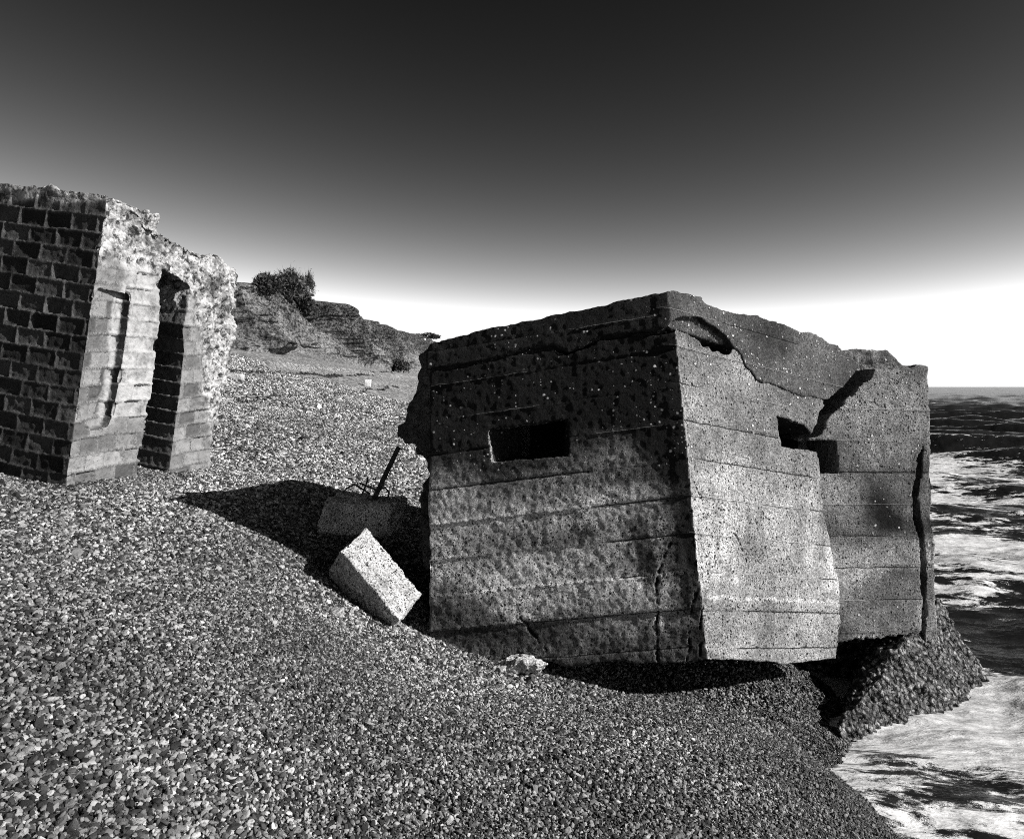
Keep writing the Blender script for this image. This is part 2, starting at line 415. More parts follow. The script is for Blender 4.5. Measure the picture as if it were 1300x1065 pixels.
VV = np.repeat(vv, nu)
gul = fbm(np.stack([flat[:, 1] * .16 + flat[:, 2] * .1, flat[:, 2] * .045, 0 * flat[:, 1]], 1), 1, 4, 71)
gully = 1 - np.abs(gul) * 1.6
fine = fbm(flat, .55, 5, 73, .6); lump = fbm(flat, .16, 4, 75)
amp = sstep(-.08, .2, VV) * (1 - .6 * sstep(.9, 1, VV))
flat2 = flat.copy()
flat2[:, 0] -= amp * (3.4 * gully + .8 * fine + 1.2 * lump) - 1.6 * amp
flat2[:, 2] += amp * (.35 * fine) * (1 - sstep(.93, 1, VV))
# grassy plateau behind the edge
pl = [flat2.reshape(nv, nu, 3)]
last = flat2.reshape(nv, nu, 3)[-1]
for dx, dz in ((1.0, .1), (4, .25), (15, .3), (60, 1.0), (300, 2.0)):
    r_ = last.copy(); r_[:, 0] -= dx; r_[:, 2] += dz; pl.append(r_[None])
allp = np.concatenate(pl, 0)
me = gridmesh(allp.reshape(-1, 3), allp.shape[0], nu)
q = allp.reshape(-1, 3); VA = np.concatenate([VV, np.full(5 * nu, 1.1)])
gl = np.concatenate([gully, np.zeros(5 * nu)])
attr(me, 'veg', .5 + .5 * fbm(q, .22, 4, 81) + .25 * sstep(.4, .9, VA) - .55 * sstep(.22, .0, VA) - .2 * (gl - .5))
def cliff_mat():
    m = M('cliff_face'); p = m.co(); veg = m.attr('veg')
    n = m.noise(p, .9, 7, .7); n2 = m.noise(p, 3.5, 6, .75); st = m.noise(m.n('ShaderNodeMapping', {'Vector': p, 'Scale': (.25, .25, 1.6)}).outputs[0], 1.1, 5)
    f = m.ss(.30, .70, m.add(m.mul(veg, .5), m.sub(m.mul(n, 1.3), .42)))
    soil = m.mul(m.add(.05, m.mul(.30, st)), m.add(.2, m.mul(1.5, m.ss(.38, .62, n2))))
    plant = m.add(.01, m.mul(.16, m.ss(.42, .66, n2)))
    return m.out(m.mix(f, soil, plant), .95, m.bump(m.add(n, m.mul(n2, .6)), .7, 1.0), .1)
cliff = mk('cliff', me, cliff_mat(), kind='structure')

# ------------------------------------------------------------------ shingle: loose pebbles (stuff)
pts, siz, ton, wet = [], [], [], []
def scatter(y0, y1, sp, smin, smax, power):
    xs = np.arange(-y1 * .75 - 1.6, min(3.9, y1 * .75 + 1.6), sp); ys = np.arange(y0, y1, sp)
    X, Y = np.meshgrid(xs, ys); n = X.size
    x = X.ravel() + rng.uniform(-.5, .5, n) * sp; y = Y.ravel() + rng.uniform(-.5, .5, n) * sp
    s = x - 2.2 + .02 * y
    ok = (np.abs(x) < y * .72 + 1.1) & (s < .55) & ((x < .45) | (y < 6.8))
    x, y, s = x[ok], y[ok], s[ok]; n = len(x)
    r = smin + (smax - smin) * rng.random(n) ** power
    cob = rng.random(n) < .0035; r[cob] *= rng.uniform(1.4, 2.4, cob.sum())
    fine = 1 - .2 * sstep(-1.5, 0, s); r = r * fine * (1 + .18 * fbm(np.stack([x, y, 0 * x], 1), .9, 2, 95))
    q = np.stack([x, y, 0 * x], 1)
    z = ground(x, y) + r * rng.uniform(-.2, .75, n)
    t = .012 + .40 * rng.random(n) ** 2.3
    big = rng.random(n) < .09; t[big] = rng.uniform(.35, .62, big.sum())
    t = t * (.9 + .35 * fbm(q, 1.1, 3, 91)).clip(.4, 1.4) * (.74 + .24 * sstep(2.2, 4.5, y) + .4 * sstep(4, 14, y))
    w = sstep(-1.6, -.1, s + .3 * fbm(q, .8, 3, 5))
    t = t * (1 - .55 * w)
    pts.append(np.stack([x, y, z], 1)); siz.append(r); ton.append(t); wet.append(w)
scatter(1.35, 4.6, .0110, .0044, .0125, 2.3)
scatter(4.6, 8.5, .0150, .0070, .0165, 2.2)
scatter(8.5, 18, .028, .014, .026, 1.6)
scatter(18, 36, .055, .027, .045, 1.6)
P_ = np.concatenate(pts); SZ = np.concatenate(siz); TN = np.concatenate(ton); WT = np.concatenate(wet)
print('pebbles', len(P_))
me = bpy.data.meshes.new('shingle'); me.vertices.add(len(P_)); me.vertices.foreach_set('co', P_.ravel())
attr(me, 'ptone', TN); attr(me, 'pwet', WT)
n = len(P_)
for nm, arr in (('pscale', np.stack([SZ * rng.uniform(.85, 1.35, n), SZ * rng.uniform(.7, 1.0, n), SZ * rng.uniform(.5, .85, n)], 1)),
                ('prot', np.stack([rng.normal(0, .45, n), rng.normal(0, .45, n), rng.uniform(0, 6.28, n)], 1))):
    a = me.attributes.new(nm, 'FLOAT_VECTOR', 'POINT'); a.data.foreach_set('vector', arr.astype(np.float32).ravel())
shingle = bpy.data.objects.new('shingle', me); COL.objects.link(shingle); shingle['kind'] = 'stuff'
ng = bpy.data.node_groups.new('pebbles', 'GeometryNodeTree')
ng.interface.new_socket('Geometry', in_out='INPUT', socket_type='NodeSocketGeometry')
ng.interface.new_socket('Geometry', in_out='OUTPUT', socket_type='NodeSocketGeometry')
N = ng.nodes; L = ng.links
gi = N.new('NodeGroupInput'); go = N.new('NodeGroupOutput'); ji = N.new('GeometryNodeGeometryToInstance')
for k in range(7):
    ic = N.new('GeometryNodeMeshIcoSphere'); ic.inputs['Subdivisions'].default_value = 3 if k < 4 else 2; ic.inputs['Radius'].default_value = 1
    nz = N.new('ShaderNodeTexNoise'); nz.noise_dimensions = '4D'; nz.inputs['W'].default_value = k * 3.7; nz.inputs['Scale'].default_value = .75; nz.inputs['Detail'].default_value = 1.0
    sb = N.new('ShaderNodeVectorMath'); sb.operation = 'SUBTRACT'; sb.inputs[1].default_value = (.5, .5, .5); L.new(nz.outputs['Color'], sb.inputs[0])
    sc = N.new('ShaderNodeVectorMath'); sc.operation = 'SCALE'; sc.inputs['Scale'].default_value = 2.1; L.new(sb.outputs[0], sc.inputs[0])
    spn = N.new('GeometryNodeSetPosition'); L.new(ic.outputs[0], spn.inputs[0]); L.new(sc.outputs[0], spn.inputs['Offset'])
    smn = N.new('GeometryNodeSetShadeSmooth'); L.new(spn.outputs[0], smn.inputs[0])
    mtn = N.new('GeometryNodeSetMaterial'); mtn.inputs['Material'].default_value = MAT_PEB; L.new(smn.outputs[0], mtn.inputs[0])
    L.new(mtn.outputs[0], ji.inputs[0])
ip = N.new('GeometryNodeInstanceOnPoints'); L.new(gi.outputs[0], ip.inputs['Points']); L.new(ji.outputs[0], ip.inputs['Instance'])
ip.inputs['Pick Instance'].default_value = True
ri = N.new('FunctionNodeRandomValue'); ri.data_type = 'INT'; ri.inputs[4].default_value = 0; ri.inputs[5].default_value = 6; L.new(ri.outputs[2], ip.inputs['Instance Index'])
for nm, sck in (('prot', 'Rotation'), ('pscale', 'Scale')):
    na = N.new('GeometryNodeInputNamedAttribute'); na.data_type = 'FLOAT_VECTOR'; na.inputs[0].default_value = nm; L.new(na.outputs[0], ip.inputs[sck])
L.new(ip.outputs[0], go.inputs[0])
md = shingle.modifiers.new('pebbles', 'NODES'); md.node_group = ng; me.materials.append(MAT_PEB)

# ------------------------------------------------------------------ the concrete pillbox
PA = Plane((897, 838, 5.0), (845, 370, 5.15), (545, 795, 5.4))
PB = Plane((897, 838, 5.0), (845, 370, 5.15), (1065, 840, 5.65))
PC = Plane((1065, 810, 5.85), (1186, 810, 5.95), (1178, 467, 6.0))
PS = Plane((545, 600, 5.75), (500, 600, 5.95), (545, 450, 5.85))
pill = thing('concrete_pillbox', 'big tilted concrete pillbox with two gun slits, resting on the shingle at the water', 'pillbox', tuple(at(640, 800, 6.0)))
crackA = jag([(545, 472), (580, 469), (617, 462), (664, 449), (702, 442), (719, 450), (743, 442), (763, 431), (792, 428), (836, 425), (858, 421)], 3, 9, 1.3)
splay = hull_bm([PA.hit(x, y, .05) for x, y in ((616, 547), (721, 533), (723, 578), (621, 588))] + [PA.hit(x, y, -.6) for x, y in ((668, 540), (716, 536), (717, 575), (670, 580))])
wallA = cut(face_prism(PA, crackA + [(899, 838), (860, 842), (780, 840), (720, 846), (690, 838), (660, 830), (640, 836), (600, 850), (545, 850)], .5), [splay])
wallB = face_prism(PB, jag([(857, 416), (866, 421), (880, 428), (905, 447), (926, 450), (932, 436), (938, 426)], 5, 7, 1.3) + [(955, 455), (985, 475), (1040, 490), (1046, 516)] + jag([(1046, 516), (1030, 549)], 6, 6, 1.5)[1:] + [(1020, 539), (985, 527), (991, 569), (1037, 574), (1041, 600)] +
    jag([(1041, 600), (1045, 640), (1047, 660), (1057, 700), (1066, 750), (1067, 790), (1061, 836)], 7, 9, 1.0)[1:] + [(1000, 843), (950, 838), (899, 838)], .42)
D_ = plan_prism([(-.50, 5.62), (-.2, 7.3), (.2, 7.3), (-.1, 5.62)], EYE - 1.9, EYE + .2)
E_ = plan_prism([(-.2, 6.95), (1.9, 7.2), (1.9, 7.6), (-.2, 7.35)], EYE - 1.75, EYE + .1)
F_ = plan_prism([(1.6, 7.5), (2.05, 7.6), (2.75, 6.6), (2.45, 6.4)], EYE - 1.6, EYE + .05)
def lineframe(pl, a, b):
    u = pl.hit(*b) - pl.hit(*a); u /= np.linalg.norm(u); w = np.cross(pl.n, u); w *= np.sign(w[2]); return pl.hit(*a), u, w
OA, UA, WA = lineframe(PA, (545, 667), (856, 632)); OB, UB, WB = lineframe(PB, (880, 629), (999, 644)); OC, UC, WC = lineframe(PC, (1070, 640), (1170, 640))
def sel(c, no, pl, depth=.035, dot=.8):
    return sstep(depth + .03, depth, np.abs((c - pl.o) @ pl.n)) * sstep(dot - .2, dot, no @ pl.n)
def boards(h, u, seed, spacing=.25):
    """height offset for board marks: each board set in or out a little, a proud fin at some joints"""
    row = np.floor(h / spacing); fr = h / spacing - row
    off = (hsh(row.astype(int), row.astype(int) * 0, row.astype(int) * 0, seed) - .5) * .012
    p = np.stack([u, row * 3.1, 0 * u], 1)
    d = np.minimum(fr, 1 - fr) * spacing
    joint = np.rint(h / spacing)
    fin = fbm(np.stack([u, joint * 7.7, 0 * u], 1), 1.3, 3, seed + 5) * 1.2
    return off + .008 * fin * np.exp(-(d / .010) ** 2), fin
def finish(me, planes, seed, er=4, tone_fn=None, amp=.006, base=.12, edge=.3, cracks=()):
    c0 = getco(me); n0 = getno(me)
    erode(me, er, seed, 2.6, .0, .8, base)
    d = amp * .6 * fbm(c0, 5, 4, seed + 1) + amp * .45 * fbm(c0, 28, 3, seed + 2)
    ws = np.zeros(len(c0)); fin_all = np.zeros(len(c0)); bh = np.zeros(len(c0)); bw = np.zeros(len(c0)); cr = np.zeros(len(c0))
    for pl, (o, u, w) in planes:
        k = sel(c0, n0, pl); b, fin = boards((c0 - o) @ w, (c0 - o) @ u, seed + 11); d = d + k * b; ws = np.maximum(ws, k); kk = k > .5; fin_all[kk] = fin[kk]; bh[kk] = ((c0 - o) @ w)[kk] / .25; bw[kk] = 1
    d = d + edge * (1 - ws) * (.045 * fbm(c0, 4.5, 4, seed + 3) + .02 * fbm(c0, 17, 3, seed + 4))
    for pl, px_, wd in cracks:
        P3 = np.array([pl.hit(*q) for q in px_]); dd_ = np.full(len(c0), 9.0); jig = c0 + .012 * np.stack([fbm(c0, 14, 3, 601), fbm(c0, 14, 3, 602), fbm(c0, 14, 3, 603)], 1)
        for a_, b_ in zip(P3[:-1], P3[1:]):
            t_ = np.clip(((jig - a_) @ (b_ - a_)) / ((b_ - a_) @ (b_ - a_)), 0, 1); dd_ = np.minimum(dd_, np.linalg.norm(jig - a_ - t_[:, None] * (b_ - a_), axis=1))
        kc = sstep(wd * .8, wd * .3, dd_ * (1 + .4 * fbm(c0, 9, 2, 604))); cr = np.maximum(cr, kc); d = d - .02 * kc
    displace(me, d)
    attr(me, 'bh', bh); attr(me, 'fin', fin_all); attr(me, 'bw', bw); attr(me, 'crack', cr)
    t, pi, spk = tone_fn(c0, n0, ws, fin_all)
    attr(me, 'tone', t.clip(.01, .75)); attr(me, 'pit', pi.clip(0, 1)); attr(me, 'speck', spk.clip(0, 1))
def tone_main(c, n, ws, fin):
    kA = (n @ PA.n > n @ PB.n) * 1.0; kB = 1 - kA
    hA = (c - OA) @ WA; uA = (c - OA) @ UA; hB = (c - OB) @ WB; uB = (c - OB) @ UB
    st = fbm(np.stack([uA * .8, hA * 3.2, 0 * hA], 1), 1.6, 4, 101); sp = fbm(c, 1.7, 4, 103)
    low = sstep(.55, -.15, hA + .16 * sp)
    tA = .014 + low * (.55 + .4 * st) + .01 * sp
    tA = tA * (1 - .8 * sstep(.35, .95, (uA - 1.05 + .45 * hA) / .9 + .25 * sp) * sstep(-.75, .2, hA))     # darker towards the corner and the top
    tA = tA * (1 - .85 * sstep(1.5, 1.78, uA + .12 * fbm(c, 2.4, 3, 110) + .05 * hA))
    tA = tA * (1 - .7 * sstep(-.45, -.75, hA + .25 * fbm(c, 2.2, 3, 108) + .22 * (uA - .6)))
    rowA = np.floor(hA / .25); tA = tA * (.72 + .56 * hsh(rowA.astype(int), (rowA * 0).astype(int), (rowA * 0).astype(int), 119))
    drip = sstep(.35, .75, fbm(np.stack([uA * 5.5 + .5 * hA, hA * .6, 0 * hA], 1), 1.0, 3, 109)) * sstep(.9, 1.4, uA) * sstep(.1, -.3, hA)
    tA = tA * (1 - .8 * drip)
    pA = low * (.55 + .5 * fbm(c, 2.6, 3, 105)); sA = .55 * (1 - low) * (1.1 + .6 * sp)
    lowB = sstep(.75, -.05, hB + .22 * sp)
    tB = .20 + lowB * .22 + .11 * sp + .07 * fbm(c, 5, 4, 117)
    streak = fbm(np.stack([uB * 9, hB * .9, 0 * hB], 1), 1.0, 4, 111)
    tB = tB + .14 * lowB * streak + .3 * sstep(.15, .6, streak) * sstep(-.25, -.4, hB) * sstep(-.62, -.5, hB) - .1 * sstep(-.55, -.72, hB) * (1 + streak)
    tB = np.where(np.abs(hB + .665 + .015 * streak) < .012, .6, tB)
    pB = .25 + .3 * lowB * (1 + fbm(c, 2.2, 3, 115)); sB = (1 - lowB) * .8
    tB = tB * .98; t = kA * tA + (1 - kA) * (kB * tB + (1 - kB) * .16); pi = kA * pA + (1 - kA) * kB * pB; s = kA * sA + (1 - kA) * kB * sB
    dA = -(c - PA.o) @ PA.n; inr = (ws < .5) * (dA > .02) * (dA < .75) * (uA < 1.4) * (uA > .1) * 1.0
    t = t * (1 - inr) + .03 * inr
    return t, pi, s
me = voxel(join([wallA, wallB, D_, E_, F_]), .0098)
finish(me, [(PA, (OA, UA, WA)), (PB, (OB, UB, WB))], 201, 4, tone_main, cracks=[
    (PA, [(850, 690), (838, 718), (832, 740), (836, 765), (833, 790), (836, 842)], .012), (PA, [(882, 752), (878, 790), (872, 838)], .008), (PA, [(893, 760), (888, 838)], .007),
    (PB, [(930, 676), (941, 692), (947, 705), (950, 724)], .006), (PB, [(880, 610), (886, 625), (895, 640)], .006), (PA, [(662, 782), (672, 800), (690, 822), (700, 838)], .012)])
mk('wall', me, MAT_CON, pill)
bandA = face_prism(PA, [(545, 437), (560, 432), (845, 370), (850, 413), (836, 420), (792, 424), (763, 427), (743, 438), (719, 446), (702, 438), (664, 444), (617, 458), (580, 464), (550, 468), (541, 470), (540, 450)], .6, .006)
bandB = face_prism(PB, jag([(845, 370), (890, 377), (893, 385), (935, 397), (985, 410), (1035, 425), (1052, 436), (1068, 448), (1090, 463), (1079, 479), (1062, 498), (1050, 508), (1010, 500), (985, 491), (960, 481), (946, 467), (938, 450), (928, 440), (922, 428), (905, 415), (887, 404), (864, 404), (850, 410)], 8, 9, 1.1, True), .5, .010)
plate_top = [PA.hit(548, 439, -.02), PA.hit(845, 372, -.02), PB.hit(893, 388, -.02), PB.hit(1035, 428, -.02), PB.hit(1066, 450, -.02), np.array([2.5, 6.5, EYE + .16]), np.array([1.9, 7.45, EYE + .15]), np.array([-.2, 7.25, EYE + .22])]
plate = prism_bm(plate_top, [q - np.array([0, 0, .24]) for q in plate_top])
me = voxel(join([bandA, bandB, plate]), .0115)
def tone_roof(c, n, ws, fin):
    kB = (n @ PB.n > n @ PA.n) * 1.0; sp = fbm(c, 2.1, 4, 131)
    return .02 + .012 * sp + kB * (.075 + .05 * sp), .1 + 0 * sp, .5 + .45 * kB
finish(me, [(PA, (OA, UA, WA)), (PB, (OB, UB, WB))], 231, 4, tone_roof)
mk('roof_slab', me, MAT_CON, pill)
stub = face_prism(PS, [(560, 440), (542, 442), (533, 452), (530, 470), (525, 492), (519, 512), (514, 530), (508, 552), (516, 558), (524, 563), (529, 578), (537, 586), (541, 602), (537, 622), (534, 645), (530, 662), (545, 720), (580, 760), (600, 600)], .75)
me = voxel(stub, .014)
def tone_stub(c, n, ws, fin): return .07 + .04 * fbm(c, 3, 4, 141), .3 + 0 * ws, .2 + 0 * ws
finish(me, [], 241, 6, tone_stub, .01, edge=1); mk('broken_wall_end', me, MAT_CON, pill)

# ------------------------------------------------------------------ the split-off seaward wall
wc = thing('concrete_wall', 'upright slab of split concrete wall standing behind the right edge of the pillbox', 'wall', tuple(at(1110, 815, 6.1)))
bodyC = face_prism(PC, [(1022, 559), (1063, 559), (1065, 602), (1022, 602), (1022, 826), (1068, 813), (1090, 809), (1130, 808), (1168, 802), (1169, 770), (1169, 740), (1167, 700), (1164, 680), (1158, 656), (1158, 630), (1163, 603), (1163, 590), (1168, 570), (1174, 553),
    (1173, 572), (1170, 588), (1170, 606), (1166, 632), (1168, 655), (1173, 676), (1176, 700), (1178, 740), (1177, 770), (1176, 815), (1192, 840), (1187, 760), (1184, 690), (1181, 600), (1178, 467), (1168, 464), (1160, 468), (1150, 467), (1130, 470)] + jag([(1112, 468), (1096, 487), (1084, 503), (1068, 518), (1054, 527), (1047, 543), (1043, 552)], 9, 6, 2.0), .5)
PR = Plane((1100, 450, 6.4), (1150, 450, 6.4), (1100, 550, 6.4))
lumpC = face_prism(PR, [(1062, 452), (1073, 446), (1090, 443), (1104, 447), (1126, 445), (1136, 453), (1146, 463), (1160, 466), (1165, 520), (1050, 560)], .35)
me = voxel(join([bodyC, lumpC]), .0115)
def tone_c(c, n, ws, fin):
    h = (c - OC) @ WC; u = (c - OC) @ UC; sp = fbm(c, 1.8, 4, 151); d_ = fbm(np.stack([u * 2 + h, h * 2 - u, 0 * h], 1), 1.6, 4, 153)
    t = .20 + .08 * sp + .10 * d_ - .14 * sstep(.25, 0, np.abs(h + .18 + .1 * sp)) + .16 * sstep(.2, .05, np.abs(h + .42 + .1 * d_))
    return t, .45 + .3 * sp, .5 * sstep(0, .5, h) + .3
finish(me, [(PC, (OC, UC, WC))], 251, 4, tone_c); mk('wall_slab', me, MAT_CON, wc)

# rough concrete footing under it
ft = hull_bm([at(1172, 800, 5.98), at(1062, 925, 5.2), (2.25, 5.08, -.3), at(1095, 918, 5.32), at(1150, 900, 5.62), at(1238, 850, 6.3), at(1192, 762, 6.2), at(1185, 780, 6.6), (4.3, 7.1, -.3), (3.3, 7.0, -.3), (2.65, 6.2, -.3), (3.05, 6.25, EYE - 2.0), (4.1, 6.2, -.3), (3.0, 5.4, -.3)])
tbl = hull_bm([(1.75, 6.35, EYE - 2.1), (3.0, 6.2, EYE - 2.05), (3.45, 6.1, EYE - 2.0), (3.5, 6.6, EYE - 1.8), (2.2, 6.7, EYE - 1.95), (2.6, 6.3, -.3), (3.5, 6.2, -.3), (3.5, 6.9, -.3), (2.0, 6.9, -.3)])
ft = join([ft, tbl])
me = voxel(ft, .013); c0 = getco(me); erode(me, 8, 261, 2, -.2, .5, .3)
displace(me, .035 * fbm(c0, 2.2, 4, 262) + .025 * fbm(c0, 9, 3, 263) + .022 * fbm(c0, 26, 3, 264))
def agg_mat():
    m = M('shingle_crusted_concrete'); p = m.co(); v = m.vor(p, 26); rc = m.n('ShaderNodeSeparateColor', {0: v.outputs['Color']}).outputs
    c = m.mul(m.add(.03, m.mul(.36, m.math('POWER', rc[0], 1.6))), m.ss(.75, .3, v.outputs['Distance']))
    c = m.mul(c, m.ss(.2, .6, m.noise(p, 5, 5, .7)))
    return m.out(c, .55, m.bump(m.add(m.mul(v.outputs['Distance'], -1.0), m.noise(p, 40, 4)), .04, 1.0), .4)
mk('rock_footing', me, agg_mat(), label='dark pebble-crusted lump of foundation at the water under the split wall slab', cat='rock')

# ------------------------------------------------------------------ brick blockhouse on the left
BL0 = (81, 602, 6.0)
PR_ = Plane(BL0, (136, 249, 6.0), (265, 577, 7.9))
PL_ = Plane(BL0, (136, 249, 6.0), (0, 598, 6.08))
bh = thing('brick_blockhouse', 'leaning ruined brick blockhouse with a tall dark doorway at the top of the beach', 'blockhouse', tuple(at(60, 610, 6.6)))
topL = [(-200, 212), (-60, 225), (0, 231), (60, 238), (110, 244), (136, 247), (141, 262), (128, 300)]
REB = [(126, 470), (133, 420), (140, 372), (150, 378), (164, 376), (160, 421), (152, 476), (142, 527), (134, 540), (114, 545)]
def reb_cut():
    near = [(104, 500), (112, 440), (126, 368), (116, 545), (100, 535)]; deep = [(166, 376), (161, 421), (153, 476), (143, 527), (138, 540)]
    return hull_bm([PR_.hit(*q) + PR_.n * k for q in near for k in (-.01, .2)] + [PR_.hit(*q) + PR_.n * k for q in deep for k in (-.085, .2)])
wl = cut(face_prism(PL_, [(-330, 200), (-200, 212), (-60, 225), (0, 231), (60, 238), (110, 243), (137, 247), (80, 640), (60, 640), (-330, 630)], .7), [reb_cut()])
wr_pts = [(136, 247), (146, 252), (152, 262), (168, 270), (185, 282), (205, 297), (225, 309), (240, 318), (262, 325), (285, 334), (301, 342), (306, 350), (302, 372), (297, 420), (292, 470), (279, 540), (264, 605), (240, 610), (78, 640)]
wr = cut(face_prism(PR_, wr_pts, .9), [face_prism(PR_, [(205, 340), (242, 365), (238, 392), (232, 420), (234, 445), (228, 500), (212, 620), (170, 626), (196, 480), (203, 420)], 1.6, .2),
                                        reb_cut()])
inner = plan_prism([(-8.2, 6.6), (-4.4, 6.2), (-4.1, 9.2), (-8.2, 9.6)], EYE - 1.0, EYE + 1.0)
bodyB = [wl, wr, inner]
me = voxel(join(bodyB), .0115)
c0 = getco(me); n0 = getno(me)
eu_L = PL_.hit(81, 560) - PL_.hit(0, 546); eu_L /= np.linalg.norm(eu_L); ev_L = np.cross(PL_.n, eu_L); ev_L *= np.sign(ev_L[2])
eu_R = PR_.hit(240, 553) - PR_.hit(90, 575); eu_R /= np.linalg.norm(eu_R); ev_R = np.cross(PR_.n, eu_R); ev_R *= np.sign(ev_R[2])
ob = at(*BL0)
def bricks(c, eu, ev, bw, bhh, seed, mw=.016):
    wob = .012 * fbm(c, 3, 2, seed); u = (c - ob) @ eu + wob; v = (c - ob) @ ev + .01 * fbm(c, 2.1, 2, seed + 1)
    row = np.floor(v / bhh); fv = v / bhh - row
    uu = u / bw + .5 * (row % 2) + .15 * hsh(row.astype(int), row.astype(int) * 0, row.astype(int) * 0, seed); colm = np.floor(uu); fu = uu - colm
    d = np.minimum(np.minimum(fu, 1 - fu) * bw, np.minimum(fv, 1 - fv) * bhh)
    m = sstep(mw, mw * .45, d + .006 * fbm(c, 30, 2, seed + 2))
    rv = hsh(colm.astype(int), row.astype(int), row.astype(int) * 0, seed + 3); rv2 = hsh(colm.astype(int), row.astype(int), row.astype(int) * 0, seed + 4)
    return m, rv, rv2, u, v
mL, rL, rL2, uL, vL = bricks(c0, eu_L, ev_L, .238, .139, 301); mR, rR, rR2, uR, vR = bricks(c0, eu_R, ev_R, .235, .142, 311)
facL = sstep(.5, .75, n0 @ PL_.n) * sstep(.12, .05, np.abs((c0 - PL_.o) @ PL_.n)); facR = sstep(.5, .75, n0 @ PR_.n) * sstep(.3, .2, np.abs((c0 - PR_.o) @ PR_.n))
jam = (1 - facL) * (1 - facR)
mort = facL * mL + (1 - facL) * mR; rv = facL * rL + (1 - facL) * rR; rv2 = facL * rL2 + (1 - facL) * rR2
topz = np.interp(c0 @ np.array([0, 1.0, 0]), [6.0, 7.9], [EYE + 1.53, EYE + 1.22])
rub = (1 - facL) * sstep(.62, .40, topz - c0[:, 2] + .22 * fbm(c0, 2.4, 4, 321))
rub = np.maximum(rub, facL * sstep(.10, .05, EYE + 1.56 - c0[:, 2] + .05 * fbm(c0, 3, 3, 322)) * .8)
rub = np.maximum(rub, (1 - facL) * sstep(1.72, 1.95, uR + .18 * fbm(c0, 3, 3, 323) + .25 * (vR - .3)))
erode(me, 4, 331, 3, .0, .8, .2)
eros = sstep(-.1, .6, fbm(c0, 2.6, 3, 333))
d = -(1 - mort) * (.006 + .030 * rv * (.35 + 1.2 * eros)) * (1 - .2 * facR) + .006 * fbm(c0, 24, 3, 335) * (1 - mort)
d = d * (1 - rub) + rub * (1 - .6 * facL) * (.06 * fbm(c0, 4, 5, 337, .6) + .014 * fbm(c0, 24, 3, 338) - .02)
d = d + .012 * fbm(c0, 2, 3, 339)
displace(me, d)
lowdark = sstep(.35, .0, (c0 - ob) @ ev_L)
attr(me, 'mort', mort * (1 - rub) * (1 - .7 * jam) * (1 - facL * (.6 + .35 * sstep(-.2, .5, fbm(c0, 3.5, 3, 347)))) * (.75 + .25 * fbm(c0, 4, 3, 341)).clip(0, 1)); attr(me, 'rub', rub)  # mortar dimmed on the left face and jambs, shade put into its colour
attr(me, 'btone', (.012 + .05 * rv2 ** 1.8) * (1 - .5 * facL * lowdark) + (1 - facL) * (.03 + .17 * rv2 ** 1.3) * (1 - .75 * jam))  # left face and door jambs coloured darker to deepen their shade
uRn = uR
lime = facR * (.06 + .8 * sstep(.40, .46, uRn) * sstep(1.0, .95, uRn) * sstep(.2, .5, vR + .1 * fbm(c0, 3, 2, 345)))
attr(me, 'lime', lime)
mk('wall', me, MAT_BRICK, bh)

# ------------------------------------------------------------------ concrete chunks and stones
def rough_block(pts, vox, seed, tone, pit, name, label, cat, amp=.012, er=6, extra=None, group=None):
    me = voxel(hull_bm(pts), vox); c0 = getco(me); erode(me, er, seed, 4, -.2, .6, .4)
    for a_ in ('bh', 'fin', 'bw', 'crack'): attr(me, a_, np.zeros(len(c0)))
    displace(me, amp * fbm(c0, 7, 4, seed + 1) + amp * .5 * fbm(c0, 30, 3, seed + 2))
    k = fbm(c0, 4, 4, seed + 3)
    attr(me, 'tone', (tone * (1 + .25 * k)).clip(.01, .8)); attr(me, 'pit', (pit + .2 * k).clip(0, 1)); attr(me, 'speck', .1 + 0 * k)
    return mk(name, me, MAT_CON, label=label, cat=cat, group=group)
def box_pts(o, u, v, w): return [o + a * u + b * v + cc * w for a in (0, 1) for b in (0, 1) for cc in (0, 1)]
O = at(507, 787, 5.14); u = at(433, 699, 5.32) - O; v_ = at(535, 754, 5.38) - O
w_ = np.cross(u, v_); w_ = -w_ * np.sign(w_[2]); w_ = w_ / np.linalg.norm(w_) * .30
rough_block(box_pts(O, u, v_ * 1.05, w_), .008, 401, .62, .62, 'concrete_block', 'sunlit pitted concrete block tipped against the foot of the pillbox', 'concrete block')
O = at(402, 676, 6.3); u = at(488, 684, 6.2) - O; v_ = np.array([.10, .30, .03]); w_ = np.array([.06, .02, .27])
cb = rough_block(box_pts(O, u, v_, w_), .009, 411, .6, .5, 'concrete_block', 'shaded concrete block with an iron bar and bent wires sticking out', 'concrete block', .02, 9)
bc = getco(cb.data); top_c = bc[bc[:, 2] > np.percentile(bc[:, 2], 80)].mean(0)
base = thing('concrete_block', cb['label'], 'concrete block', tuple(bc.mean(0))); nm = cb.name
del cb['label'], cb['category']
cb.name = 'block_body'; base.name = 'concrete_block'; setco(cb.data, bc - np.array(base.location)); cb.parent = base
